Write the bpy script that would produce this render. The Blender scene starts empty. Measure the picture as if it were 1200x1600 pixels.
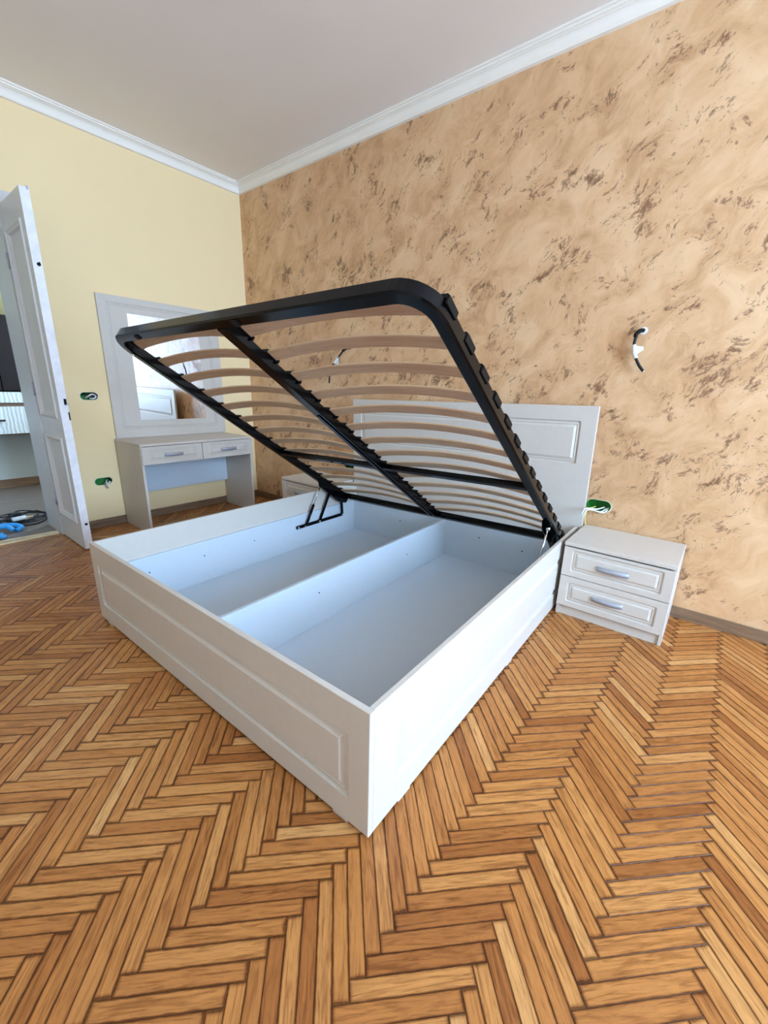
import bpy, bmesh, math, random
from mathutils import Vector, Matrix
random.seed(11)
S = bpy.context.scene
COL = S.collection
PI = math.pi

# ------------------------------------------------------------------ camera
CX, CY, CZ = 4.1254, -2.7726, 1.2313
YAW, PITCH, ROLL, FPX, PPX, PPY = 0.6654, -0.2835, 0.0296, 655.4, 607.6, 798.8
fwd = Vector((-math.sin(YAW)*math.cos(PITCH), math.cos(YAW)*math.cos(PITCH), math.sin(PITCH)))
r0 = Vector((math.cos(YAW), math.sin(YAW), 0)); u0 = r0.cross(fwd)
rgt = math.cos(ROLL)*r0 + math.sin(ROLL)*u0
upv = -math.sin(ROLL)*r0 + math.cos(ROLL)*u0
cam_d = bpy.data.cameras.new('camera'); cam = bpy.data.objects.new('camera', cam_d); COL.objects.link(cam)
cam.matrix_world = Matrix(((rgt.x, upv.x, -fwd.x, CX), (rgt.y, upv.y, -fwd.y, CY), (rgt.z, upv.z, -fwd.z, CZ), (0, 0, 0, 1)))
cam_d.sensor_fit = 'VERTICAL'; cam_d.sensor_height = 32.0
cam_d.lens = FPX/1600*32.0
cam_d.shift_x = (600-PPX)/1600; cam_d.shift_y = (PPY-800)/1600
cam_d.clip_start = 0.02
S.camera = cam

# ------------------------------------------------------------------ world, light, exposure
W = bpy.data.worlds.new('sky'); S.world = W; W.use_nodes = True
bg = W.node_tree.nodes['Background']
bg.inputs[0].default_value = (0.45, 0.685, 1.0, 1); bg.inputs[1].default_value = 35.0
S.view_settings.view_transform = 'Standard'; S.view_settings.look = 'None'
S.view_settings.exposure = 0.67; S.view_settings.gamma = 1.0; S.view_settings.use_curve_mapping = False

XR, YF, H = 7.3, -4.3, 3.072            # room: x 0..XR, y YF..0, ceiling H
WIN = (-2.65, -1.15, 0.75, 2.85)         # window opening in the right wall: y0 y1 z0 z1
HX, HY0, HY1, HH = -2.29, -3.7, -0.7, 2.75   # hall behind the door
HALL_FILL = (-1.45, -0.85, 1.3, 2.1)          # unseen opening added in the hall side wall to light the hall: x0 x1 z0 z1

def portal(name, loc, rot, sx, sy):
    d = bpy.data.lights.new(name, 'AREA'); d.shape = 'RECTANGLE'; d.size = sx; d.size_y = sy
    d.cycles.is_portal = True
    o = bpy.data.objects.new(name, d); COL.objects.link(o); o.location = loc; o.rotation_euler = rot
    return o
portal('window_daylight_portal', (XR+0.02, (WIN[0]+WIN[1])/2, (WIN[2]+WIN[3])/2), (0, PI/2, 0), WIN[3]-WIN[2], WIN[1]-WIN[0])
portal('hall_fill_portal', ((HALL_FILL[0]+HALL_FILL[1])/2, HY1+0.02, (HALL_FILL[2]+HALL_FILL[3])/2), (-PI/2, 0, 0), HALL_FILL[1]-HALL_FILL[0], HALL_FILL[3]-HALL_FILL[2])  # sits in the added hall opening, only there to brighten the hall

# ------------------------------------------------------------------ helpers
def lin(r, g, b):
    f = lambda c: c/12.92 if c <= 0.04045 else ((c+0.055)/1.055)**2.4
    return (f(r/255), f(g/255), f(b/255), 1)

class NT:
    def __init__(s, name):
        s.m = bpy.data.materials.new(name); s.m.use_nodes = True
        s.t = s.m.node_tree; s.n = s.t.nodes; s.b = s.n['Principled BSDF']
    def new(s, typ, **kw):
        nd = s.n.new(typ)
        for k, v in kw.items():
            if k.startswith('i_'):
                key = k[2:]; key = int(key) if key.isdigit() else key.replace('_', ' ')
                nd.inputs[key].default_value = v
            else: setattr(nd, k, v)
        return nd
    def ln(s, a, b): s.t.links.new(a, b)
    def ramp(s, src, stops, interp='LINEAR'):
        r = s.n.new('ShaderNodeValToRGB'); r.color_ramp.interpolation = interp
        e = r.color_ramp.elements
        while len(e) < len(stops): e.new(0.5)
        for el, (p, c) in zip(e, stops): el.position = p; el.color = c
        s.ln(src, r.inputs[0]); return r.outputs[0]
    def noise(s, vec, scale, detail=3, rough=0.5, dist=0.0):
        nd = s.n.new('ShaderNodeTexNoise'); nd.inputs['Scale'].default_value = scale
        nd.inputs['Detail'].default_value = detail; nd.inputs['Roughness'].default_value = rough
        nd.inputs['Distortion'].default_value = dist
        if vec is not None: s.ln(vec, nd.inputs['Vector'])
        return nd.outputs[0]
    def mapping(s, vec, scale=(1, 1, 1), rot=(0, 0, 0), loc=(0, 0, 0)):
        nd = s.n.new('ShaderNodeMapping'); nd.inputs['Scale'].default_value = scale
        nd.inputs['Rotation'].default_value = rot; nd.inputs['Location'].default_value = loc
        s.ln(vec, nd.inputs['Vector']); return nd.outputs[0]
    def math(s, op, a, b=None):
        nd = s.n.new('ShaderNodeMath'); nd.operation = op
        for i, v in enumerate((a, b)):
            if v is None: continue
            if isinstance(v, (int, float)): nd.inputs[i].default_value = v
            else: s.ln(v, nd.inputs[i])
        return nd.outputs[0]
    def mix(s, fac, a, b, mode='MIX'):
        nd = s.n.new('ShaderNodeMix'); nd.data_type = 'RGBA'; nd.blend_type = mode
        for sock, v in ((nd.inputs[0], fac), (nd.inputs[6], a), (nd.inputs[7], b)):
            if isinstance(v, (int, float)): sock.default_value = v
            elif isinstance(v, tuple): sock.default_value = v
            else: s.ln(v, sock)
        return nd.outputs[2]
    def bump(s, h, strength=0.2, dist=0.002):
        nd = s.n.new('ShaderNodeBump'); nd.inputs['Strength'].default_value = strength
        nd.inputs['Distance'].default_value = dist; s.ln(h, nd.inputs['Height'])
        s.ln(nd.outputs[0], s.b.inputs['Normal'])
    def co(s, which='Object'):
        return s.n.new('ShaderNodeTexCoord').outputs[which]

def paint(name, rgb, rough=0.5, var=0.03, scale=6.0, spec=0.4, metal=0.0, bump=0.0):
    t = NT(name); v = t.co()
    n = t.noise(v, scale, 2)
    c = lin(*rgb); lo = tuple(x*(1-var) for x in c[:3])+(1,); hi = tuple(min(1, x*(1+var)) for x in c[:3])+(1,)
    t.ln(t.ramp(n, [(0.3, lo), (0.7, hi)]), t.b.inputs['Base Color'])
    t.b.inputs['Roughness'].default_value = rough; t.b.inputs['Specular IOR Level'].default_value = spec
    t.b.inputs['Metallic'].default_value = metal
    if bump: t.bump(t.noise(v, scale*12, 3), bump, 0.001)
    return t.m

M = {}
M['cream'] = paint('cream_foil', (213, 203, 192), 0.42, 0.015, 30)
M['melamine'] = paint('white_melamine', (204, 212, 220), 0.45, 0.012, 40)
M['doorpaint'] = paint('white_door_paint', (218, 214, 210), 0.38, 0.03, 4)
M['bareedge'] = paint('scuffed_white_edge', (238, 234, 236), 0.6, 0.06, 18, bump=0.1)
M['cornice'] = paint('white_cornice', (250, 240, 228), 0.55, 0.01, 5)
M['ceiling'] = paint('ceiling_paint', (250, 240, 232), 0.8, 0.015, 1.5, 0.2)
M['yellow'] = paint('pale_yellow_wall_paint', (255, 226, 176), 0.75, 0.012, 2.5, 0.25, bump=0.05)
M['white_wall'] = paint('white_wall_paint', (244, 232, 214), 0.75, 0.015, 2.5, 0.25)
M['hallwall'] = paint('hall_wall_paint', (206, 212, 214), 0.7, 0.02, 2.5, 0.25)
M['olive'] = paint('olive_wall_paint', (178, 172, 130), 0.7, 0.02, 2.5, 0.25)
M['steel'] = paint('satin_steel', (178, 180, 190), 0.45, 0.02, 60, metal=0.35)
M['chrome'] = paint('bright_rod', (225, 226, 230), 0.12, 0.01, 60, metal=1.0)
M['black'] = paint('black_enamel', (3, 4, 7), 0.13, 0.1, 20, 0.2)
M['plastic'] = paint('black_plastic', (16, 14, 14), 0.5, 0.1, 30, 0.15)
M['green'] = paint('green_box_plastic', (30, 120, 36), 0.45, 0.12, 40)
M['dark_hole'] = paint('dark_recess', (24, 14, 12), 0.8, 0.1, 60)
M['rag'] = paint('torn_plaster_edge', (236, 232, 224), 0.9, 0.06, 80, bump=0.4)
M['wire_white'] = paint('white_wire', (232, 232, 228), 0.5, 0.02, 60)
M['wire_yellow'] = paint('yellow_wire', (226, 206, 120), 0.5, 0.02, 60)
M['cable_black'] = paint('black_rubber', (18, 18, 20), 0.55, 0.1, 60)
M['cyan'] = paint('blue_plastic', (60, 160, 226), 0.4, 0.12, 12)
M['darkwood'] = paint('dark_red_wood', (22, 9, 7), 0.75, 0.25, 6)
M['shelfwood'] = paint('brown_board', (120, 98, 84), 0.5, 0.1, 10)
M['strip'] = paint('pale_wood_strip', (222, 200, 160), 0.55, 0.08, 14)
M['grout'] = paint('dark_subfloor', (26, 15, 8), 0.9, 0.15, 20, 0.1)

def mirror_mat():
    t = NT('mirror_glass'); t.b.inputs['Metallic'].default_value = 1.0
    v = t.co(); t.ln(t.ramp(t.noise(v, 3, 2), [(0, (0.93, 0.93, 0.93, 1)), (1, (0.95, 0.95, 0.95, 1))]), t.b.inputs['Base Color'])
    t.b.inputs['Roughness'].default_value = 0.015; return t.m
M['mirror'] = mirror_mat()

def slat_mat():
    t = NT('birch_slat'); v = t.co(); rnd = t.n.new('ShaderNodeObjectInfo').outputs['Random']
    off = t.new('ShaderNodeCombineXYZ'); t.ln(t.math('MULTIPLY', rnd, 37.0), off.inputs[0]); t.ln(t.math('MULTIPLY', rnd, 13.0), off.inputs[1])
    add = t.new('ShaderNodeVectorMath', operation='ADD'); t.ln(v, add.inputs[0]); t.ln(off.outputs[0], add.inputs[1])
    g = t.noise(t.mapping(add.outputs[0], (3, 60, 60)), 1.0, 4, 0.6, 0.6)
    b = t.noise(add.outputs[0], 4.0, 3)
    c = t.ramp(g, [(0.3, lin(196, 156, 120)), (0.5, lin(212, 176, 140)), (0.75, lin(224, 192, 158))])
    c = t.mix(t.math('MULTIPLY', b, 0.35), c, lin(188, 146, 112))
    t.ln(c, t.b.inputs['Base Color']); t.b.inputs['Roughness'].default_value = 0.42
    return t.m
M['slat'] = slat_mat()

def plank_mat(name, stuff):
    t = NT(name)
    lc = t.new('ShaderNodeAttribute', attribute_name='lc').outputs['Vector']
    if stuff: rnd = t.new('ShaderNodeAttribute', attribute_name='rnd').outputs['Fac']
    else: rnd = t.n.new('ShaderNodeObjectInfo').outputs['Random']
    r2 = t.math('FRACT', t.math('MULTIPLY', rnd, 17.31)); r3 = t.math('FRACT', t.math('MULTIPLY', rnd, 91.7))
    off = t.new('ShaderNodeCombineXYZ')
    t.ln(t.math('MULTIPLY', rnd, 50.0), off.inputs[0]); t.ln(t.math('MULTIPLY', r2, 50.0), off.inputs[1]); t.ln(t.math('MULTIPLY', r3, 9.0), off.inputs[2])
    add = t.new('ShaderNodeVectorMath', operation='ADD'); t.ln(lc, add.inputs[0]); t.ln(off.outputs[0], add.inputs[1])
    p = add.outputs[0]
    grain = t.noise(t.mapping(p, (12, 190, 60)), 1.0, 3, 0.66, 0.9)
    fig = t.noise(t.mapping(p, (5, 45, 20)), 1.0, 2, 0.55, 2.2)
    base = t.ramp(rnd, [(0.0, lin(156, 94, 46)), (0.15, lin(182, 118, 62)), (0.55, lin(194, 130, 70)), (0.88, lin(204, 143, 82)), (1.0, lin(218, 163, 102))])
    base = t.mix(t.math('MULTIPLY', r2, 0.22), base, lin(164, 100, 52))
    c = t.mix(1.0, base, t.ramp(grain, [(0.3, (0.55, 0.47, 0.38, 1)), (0.5, (0.95, 0.93, 0.91, 1)), (0.72, (1.14, 1.14, 1.14, 1))]), 'MULTIPLY')
    c = t.mix(1.0, c, t.ramp(fig, [(0.32, (0.72, 0.66, 0.6, 1)), (0.5, (1, 1, 1, 1)), (0.7, (1.06, 1.06, 1.05, 1))]), 'MULTIPLY')
    # grime worked into the board edges
    sp = t.new('ShaderNodeSeparateXYZ'); t.ln(lc, sp.inputs[0])
    ex = t.math('SUBTRACT', PL/2, t.math('ABSOLUTE', sp.outputs[0])); ey = t.math('SUBTRACT', PW/2, t.math('ABSOLUTE', sp.outputs[1]))
    e = t.math('MINIMUM', t.math('MULTIPLY', ex, 0.45), ey)
    wob = t.math('MULTIPLY', t.noise(p, 38, 1), 0.0035)
    e = t.math('SUBTRACT', e, t.math('MULTIPLY', wob, t.math('ADD', 0.35, r3)))
    d = t.ramp(t.math('MULTIPLY', e, 100.0), [(0.0, (0.30, 0.24, 0.19, 1)), (0.07, (0.68, 0.61, 0.55, 1)), (0.30, (1, 1, 1, 1))])
    c = t.mix(1.0, c, d, 'MULTIPLY')
    t.ln(c, t.b.inputs['Base Color'])
    t.ln(t.ramp(grain, [(0.3, (0.34,)*3+(1,)), (0.7, (0.24,)*3+(1,))]), t.b.inputs['Roughness'])
    t.b.inputs['Specular IOR Level'].default_value = 0.32
    t.bump(grain, 0.12, 0.0006)
    return t.m
PL, PW = 0.2745, 0.0364
M['plank'] = plank_mat('oak_parquet', False)
M['plank_stuff'] = plank_mat('oak_parquet_far', True)

def plaster_mat():
    t = NT('venetian_plaster_tan'); v = t.co()
    wn = t.new('ShaderNodeTexNoise'); wn.inputs['Scale'].default_value = 5.0; wn.inputs['Detail'].default_value = 1.5; t.ln(v, wn.inputs['Vector'])
    wa = t.new('ShaderNodeVectorMath', operation='MULTIPLY_ADD'); t.ln(wn.outputs['Color'], wa.inputs[0]); wa.inputs[1].default_value = (0.16, 0.16, 0.16); t.ln(v, wa.inputs[2])
    v2 = t.mapping(wa.outputs[0], (1, 1, 1), (0, math.radians(50), 0))      # trowel direction in the wall plane
    m1 = t.noise(t.mapping(v2, (2.6, 1, 3.6)), 1.3, 4, 0.62, 0.8)
    m2 = t.noise(t.mapping(v2, (5, 1, 9)), 2.2, 4, 0.65, 1.2)
    base = t.ramp(m1, [(0.3, lin(196, 146, 102)), (0.5, lin(220, 173, 127)), (0.72, lin(236, 196, 152))])
    base = t.mix(t.ramp(m2, [(0.45, (0, 0, 0, 1)), (0.75, (0.55,)*3+(1,))]), base, lin(234, 194, 152))
    # dark bare flecks left between trowel strokes
    f1 = t.noise(t.mapping(v2, (13, 1, 28)), 1.0, 6, 0.78, 0.5)
    f2 = t.noise(t.mapping(v2, (60, 1, 110)), 1.0, 3, 0.75, 0.3)
    clus = t.noise(v, 4.0, 2, 0.6, 0.6)
    a = t.math('ADD', t.math('MULTIPLY', f1, 0.62), t.math('ADD', t.math('MULTIPLY', f2, 0.24), t.math('MULTIPLY', clus, 0.40)))
    mask = t.ramp(a, [(0.682, (0, 0, 0, 1)), (0.71, (0.6,)*3+(1,)), (0.77, (0.95,)*3+(1,))])
    c = t.mix(mask, base, lin(124, 82, 54))
    t.ln(c, t.b.inputs['Base Color'])
    t.ln(t.ramp(m2, [(0.3, (0.5,)*3+(1,)), (0.7, (0.36,)*3+(1,))]), t.b.inputs['Roughness'])
    t.b.inputs['Specular IOR Level'].default_value = 0.5
    t.bump(t.math('ADD', m2, t.math('MULTIPLY', mask, -0.6)), 0.12, 0.003)
    return t.m
M['plaster'] = plaster_mat()

def laminate(name, c1, c2, axis=0, rough=0.45):
    t = NT(name); v = t.co(); rnd = t.n.new('ShaderNodeObjectInfo').outputs['Random']
    off = t.new('ShaderNodeCombineXYZ'); t.ln(t.math('MULTIPLY', rnd, 31.0), off.inputs[0]); t.ln(t.math('MULTIPLY', rnd, 17.0), off.inputs[1])
    add = t.new('ShaderNodeVectorMath', operation='ADD'); t.ln(v, add.inputs[0]); t.ln(off.outputs[0], add.inputs[1])
    sc = [60, 60, 60]; sc[axis] = 3
    g = t.noise(t.mapping(add.outputs[0], tuple(sc)), 1.0, 5, 0.6, 0.7)
    t.ln(t.ramp(g, [(0.28, lin(*c1)), (0.7, lin(*c2))]), t.b.inputs['Base Color'])
    t.b.inputs['Roughness'].default_value = rough
    return t.m
M['base_x'] = laminate('grey_brown_skirting_x', (104, 78, 58), (160, 128, 100), 0)
M['base_y'] = laminate('grey_brown_skirting_y', (104, 78, 58), (160, 128, 100), 1)
M['hallboard'] = laminate('grey_brown_laminate', (104, 88, 78), (150, 132, 118), 1, 0.4)

def wave_mat():
    t = NT('wavy_relief_front'); v = t.co()
    w = t.new('ShaderNodeTexWave', wave_type='BANDS', bands_direction='Y'); w.inputs['Scale'].default_value = 9.0
    w.inputs['Distortion'].default_value = 3.0; w.inputs['Detail'].default_value = 1.0; w.inputs['Detail Scale'].default_value = 1.2
    t.ln(v, w.inputs['Vector'])
    t.ln(t.ramp(w.outputs[1], [(0, lin(214, 222, 224)), (1, lin(232, 236, 236))]), t.b.inputs['Base Color'])
    t.b.inputs['Roughness'].default_value = 0.35; t.bump(w.outputs[1], 0.4, 0.008)
    return t.m
M['wave'] = wave_mat()

def pane_mat():
    t = NT('window_pane'); out = t.n['Material Output']
    tr = t.new('ShaderNodeBsdfTransparent'); gl = t.new('ShaderNodeBsdfGlossy'); gl.inputs['Roughness'].default_value = 0.0
    v = t.co(); t.ln(t.ramp(t.noise(v, 2), [(0, (0.97, 0.98, 0.98, 1)), (1, (0.98, 0.99, 0.99, 1))]), tr.inputs[0])
    mx = t.new('ShaderNodeMixShader'); mx.inputs[0].default_value = 0.05
    t.ln(tr.outputs[0], mx.inputs[1]); t.ln(gl.outputs[0], mx.inputs[2]); t.ln(mx.outputs[0], out.inputs[0])
    return t.m
M['pane'] = pane_mat()

def obj(name, bm, mat, parent=None, smooth=False, loc=None, rot=None):
    me = bpy.data.meshes.new(name)
    bmesh.ops.recalc_face_normals(bm, faces=bm.faces[:]); bm.to_mesh(me); bm.free()
    return link(name, me, mat, parent, smooth, loc, rot)
def link(name, me, mat, parent=None, smooth=False, loc=None, rot=None):
    if mat is not None and not me.materials: me.materials.append(M[mat])
    if smooth:
        me.polygons.foreach_set('use_smooth', [True]*len(me.polygons))
    o = bpy.data.objects.new(name, me); COL.objects.link(o)
    if parent: o.parent = parent
    if loc: o.location = loc
    if rot: o.rotation_euler = rot
    return o
def empty(name, loc=(0, 0, 0), rz=0.0):
    o = bpy.data.objects.new(name, None); COL.objects.link(o); o.location = loc; o.rotation_euler = (0, 0, rz)
    o.empty_display_size = 0.1; return o
def tag(o, label, cat, group=None):
    o['label'] = label; o['category'] = cat
    if group: o['group'] = group
    return o
def struct(o, label=None):
    o['kind'] = 'structure'
    if label: o['label'] = label
    return o
def addbox(bm, x0, x1, y0, y1, z0, z1, bev=0.0):
    vs = [bm.verts.new(p) for p in ((x0, y0, z0), (x1, y0, z0), (x1, y1, z0), (x0, y1, z0), (x0, y0, z1), (x1, y0, z1), (x1, y1, z1), (x0, y1, z1))]
    fs = [bm.faces.new([vs[i] for i in f]) for f in ((0, 3, 2, 1), (4, 5, 6, 7), (0, 1, 5, 4), (1, 2, 6, 5), (2, 3, 7, 6), (3, 0, 4, 7))]
    if bev:
        es = {e for f in fs for e in f.edges}
        bmesh.ops.bevel(bm, geom=list(es), offset=bev, segments=2, affect='EDGES', profile=0.5)
def box(name, x0, x1, y0, y1, z0, z1, mat, parent=None, bev=0.0, **k):
    bm = bmesh.new(); addbox(bm, x0, x1, y0, y1, z0, z1, bev); return obj(name, bm, mat, parent, **k)
def addtube(bm, pts, rad, n=8, caps=True):
    pts = [Vector(p) for p in pts]; rings = []
    t0 = (pts[1]-pts[0]).normalized(); a = Vector((0, 0, 1)) if abs(t0.z) < 0.9 else Vector((1, 0, 0))
    nrm = t0.cross(a).normalized()
    for i, p in enumerate(pts):
        t = ((pts[min(i+1, len(pts)-1)]-pts[max(i-1, 0)])).normalized()
        nrm = (nrm - t*nrm.dot(t)).normalized(); b = t.cross(nrm)
        r = rad[i] if isinstance(rad, (list, tuple)) else rad
        rings.append([bm.verts.new(p+(nrm*math.cos(2*PI*k/n)+b*math.sin(2*PI*k/n))*r) for k in range(n)])
    for i in range(len(rings)-1):
        for k in range(n):
            bm.faces.new((rings[i][k], rings[i][(k+1) % n], rings[i+1][(k+1) % n], rings[i+1][k]))
    if caps: bm.faces.new(rings[0][::-1]); bm.faces.new(rings[-1])
def tube(name, pts, rad, mat, parent=None, n=8):
    bm = bmesh.new(); addtube(bm, pts, rad, n); return obj(name, bm, mat, parent, smooth=n > 6)
def curve_pts(ctrl, n=8):
    c = [Vector(p) for p in ctrl]; c = [2*c[0]-c[1]]+c+[2*c[-1]-c[-2]]; out = []
    for i in range(1, len(c)-2):
        for k in range(n):
            t = k/n; p0, p1, p2, p3 = c[i-1:i+3]
            out.append(0.5*((2*p1)+(p2-p0)*t+(2*p0-5*p1+4*p2-p3)*t*t+(3*p1-p0-3*p2+p3)*t**3))
    out.append(c[-2]); return out
def addprism(bm, outline, y0, y1):            # outline in (x,z), extruded along y
    a = [bm.verts.new((x, y0, z)) for x, z in outline]; b = [bm.verts.new((x, y1, z)) for x, z in outline]
    n = len(outline); bm.faces.new(a); bm.faces.new(b[::-1])
    for i in range(n): bm.faces.new((a[i], b[i], b[(i+1) % n], a[(i+1) % n]))

def rrect(x0, x1, z0, z1, r, n=4):
    out = []
    for cx, cz, a0 in ((x1-r, z1-r, 0), (x0+r, z1-r, 90), (x0+r, z0+r, 180), (x1-r, z0+r, 270)):
        for k in range(n+1):
            a = math.radians(a0+90*k/n); out.append((cx+r*math.cos(a), cz+r*math.sin(a)))
    return out
PROFILE = [(0.0, 0.0), (0.003, 0.009), (0.008, 0.0095), (0.019, 0.0045), (0.021, 0.008), (0.025, 0.008), (0.038, 0.0)]
def routed(name, x0, x1, z0, z1, T, rect, mat, parent=None, scale=1.0, hole=None, rnd=0.012, edge=0.002, profile=PROFILE, **k):
    """board in the XZ plane, front at y=0 facing -y, back at y=T, with a routed moulding around rect"""
    bm = bmesh.new(); N = 4; e = edge
    C = [bm.verts.new((x, 0, z)) for x, z in ((x1-e, z1-e), (x0+e, z1-e), (x0+e, z0+e), (x1-e, z0+e))]
    D = [bm.verts.new((x, e, z)) for x, z in ((x1, z1), (x0, z1), (x0, z0), (x1, z0))]
    Bk = [bm.verts.new((x, T, z)) for x, z in ((x1, z1), (x0, z1), (x0, z0), (x1, z0))]
    for i in range(4):
        j = (i+1) % 4
        bm.faces.new((C[i], C[j], D[j], D[i])); bm.faces.new((D[i], D[j], Bk[j], Bk[i]))
    bm.faces.new(Bk)
    rx0, rx1, rz0, rz1 = rect; loops = []
    for off, dep in profile:
        o = off*scale; r = max(0.0015, rnd*scale-o*0.4)
        loops.append([bm.verts.new((x, dep*scale, z)) for x, z in rrect(rx0+o, rx1-o, rz0+o, rz1-o, r, N)])
    L0 = loops[0]; m = N+1
    for i in range(4):
        for q in range(N): bm.faces.new((C[i], L0[i*m+q], L0[i*m+q+1]))
        j = (i+1) % 4
        bm.faces.new((C[i], L0[i*m+N], L0[j*m], C[j]))
    for a, b in zip(loops, loops[1:]):
        n = len(a)
        for i in range(n): bm.faces.new((a[i], a[(i+1) % n], b[(i+1) % n], b[i]))
    bm.faces.new(loops[-1])
    return obj(name, bm, mat, parent, **k)

def handle_mesh(w=0.154, h=0.027, proud=0.014, th=0.005):
    bm = bmesh.new(); n = 14; front = []; back = []
    for i in range(n+1):
        s = -1+2*i/n; x = s*w/2
        y = -proud*(1-abs(s)**2.6) - 0.004
        hh = h/2*(0.85+0.15*(1-s*s))
        front.append((x, y, hh)); back.append((x*0.985, min(0.0, y+th), hh))
    rows = []
    for (x, y, hh), (xb, yb, _) in zip(front, back):
        rows.append([bm.verts.new((x, y, hh)), bm.verts.new((x, y, -hh)), bm.verts.new((xb, yb, -hh)), bm.verts.new((xb, yb, hh))])
    for a, b in zip(rows, rows[1:]):
        for k in range(4): bm.faces.new((a[k], a[(k+1) % 4], b[(k+1) % 4], b[k]))
    bm.faces.new(rows[0]); bm.faces.new(rows[-1])
    addbox(bm, -w/2, -w/2+0.012, -0.006, 0, -h/2*0.9, h/2*0.9); addbox(bm, w/2-0.012, w/2, -0.006, 0, -h/2*0.9, h/2*0.9)
    me = bpy.data.meshes.new('handle'); bmesh.ops.recalc_face_normals(bm, faces=bm.faces[:]); bm.to_mesh(me); bm.free()
    me.materials.append(M['steel']); return me
HANDLE = handle_mesh()

def cut(o, cutters):
    for c in cutters:
        md = o.modifiers.new('cut', 'BOOLEAN'); md.object = c; md.operation = 'DIFFERENCE'; md.solver = 'EXACT'
    dg = bpy.context.evaluated_depsgraph_get(); me = bpy.data.meshes.new_from_object(o.evaluated_get(dg))
    o.modifiers.clear(); o.data = me
    for c in cutters: bpy.data.objects.remove(c)

# ------------------------------------------------------------------ room shell
def stadium(cx, cz, hl, r, n=8, tilt=0.0):
    out = []
    for s, a0 in ((1, -90), (-1, 90)):
        for k in range(n+1):
            a = math.radians(a0+180*k/n); x = s*hl+r*math.cos(a); z = r*math.sin(a)
            out.append((cx+x*math.cos(tilt)-z*math.sin(tilt), cz+x*math.sin(tilt)+z*math.cos(tilt)))
    return out
SOCK_R, SOCK_L = (3.595, 0.578), (1.476, 0.554)      # in the plaster wall (x,z)
SOCK_1, SOCK_2 = (-1.524, 1.106), (-1.521, 0.396)   # in the yellow wall (y,z)
wb = box('wall_back', -0.38, XR+0.3, 0, 0.25, -0.05, H+0.1, 'plaster'); struct(wb, 'tan trowelled decorative plaster wall with dark flecks')
cs = []
for (x, z), hl, r in ((SOCK_R, 0.036, 0.033), (SOCK_L, 0.036, 0.033)):
    bm = bmesh.new(); addprism(bm, stadium(x, z, hl, r), -0.05, 0.06); cs.append(obj('cutter', bm, None))
cut(wb, cs)
bm = bmesh.new()
DY0, DY1, DH = -2.95, -1.852, 2.357      # door opening
addprism(bm, [(0, -0.05), (0, H+0.1), (YF, H+0.1), (YF, -0.05), (DY0, -0.05), (DY0, DH), (DY1, DH), (DY1, -0.05)], 0.0, 0.38)
for v in bm.verts: v.co = Vector((-v.co.y, v.co.x, v.co.z))
wl = obj('wall_left', bm, 'yellow'); struct(wl, 'pale yellow painted wall with the doorway')
cs = []
for (y, z), t in ((SOCK_1, 0.05), (SOCK_2, 0.08)):
    bm = bmesh.new(); addprism(bm, stadium(0, 0, 0.032, 0.03), -0.05, 0.06); c = obj('cutter', bm, None)
    c.rotation_euler = (0, 0, PI/2); c.location = (0, y, z); cs.append(c)
bpy.context.view_layer.update()
cut(wl, cs)
bm = bmesh.new(); y0, y1, z0, z1 = WIN
addbox(bm, XR, XR+0.3, YF-0.25, y0, -0.05, H+0.1); addbox(bm, XR, XR+0.3, y1, 0, -0.05, H+0.1)
addbox(bm, XR, XR+0.3, y0, y1, -0.05, z0); addbox(bm, XR, XR+0.3, y0, y1, z1, H+0.1)
struct(obj('wall_right', bm, 'white_wall'), 'white wall holding the window')
struct(box('wall_front', -0.38, XR, YF-0.25, YF, -0.05, H+0.1, 'white_wall'), 'white wall behind the viewer')
struct(box('ceiling', -0.1, XR+0.1, YF-0.1, 0.1, H, H+0.12, 'ceiling'), 'plain off-white ceiling')

# window in the right wall
w1 = struct(empty('window_1', (XR+0.1, (y0+y1)/2, z0)), 'wide white window in the right wall')
wy, wz = (y1-y0)/2, z1-z0
for nm, a in (('window_frame', (-0.03, 0.03, -wy, wy, 0, 0.06)), ('window_frame', (-0.03, 0.03, -wy, wy, wz-0.06, wz)), ('window_frame', (-0.03, 0.03, -wy, -wy+0.06, 0.06, wz-0.06)),
              ('window_frame', (-0.03, 0.03, wy-0.06, wy, 0.06, wz-0.06)), ('mullion', (-0.03, 0.03, -0.05, 0.05, 0.06, wz-0.06))):
    box(nm, *a, 'doorpaint', w1)
box('window_sill', -0.32, -0.03, -wy-0.05, wy+0.05, -0.03, 0.0, 'doorpaint', w1, 0.004)
for a in ((-wy+0.06, -0.05), (0.05, wy-0.06)): box('pane', -0.003, 0.003, a[0], a[1], 0.06, wz-0.06, 'pane', w1)

# cornice: stepped cove swept along the back and left walls
prof = [(0.0, 0.0), (0.056, 0.0), (0.056, -0.010), (0.047, -0.012), (0.047, -0.022), (0.036, -0.025)]
for k in range(7):
    a = k/6*PI/2; prof.append((0.034-0.024*math.sin(a), -0.028-0.040*(1-math.cos(a))))
prof += [(0.010, -0.070), (0.017, -0.074), (0.017, -0.086), (0.0, -0.09)]
def cornice(name, p0, p1, nrm, m0, m1, label):
    bm = bmesh.new(); p0, p1, nrm = Vector(p0), Vector(p1), Vector(nrm); d = (p1-p0).normalized(); rows = []
    for p, mit in ((p0, m0), (p1, m1)):
        rows.append([bm.verts.new(p+nrm*a+d*(a*mit)+Vector((0, 0, b))) for a, b in prof])
    n = len(prof)
    for i in range(n): bm.faces.new((rows[0][i], rows[0][(i+1) % n], rows[1][(i+1) % n], rows[1][i]))
    bm.faces.new(rows[0]); bm.faces.new(rows[1]); struct(obj(name, bm, 'cornice'), label)
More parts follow.
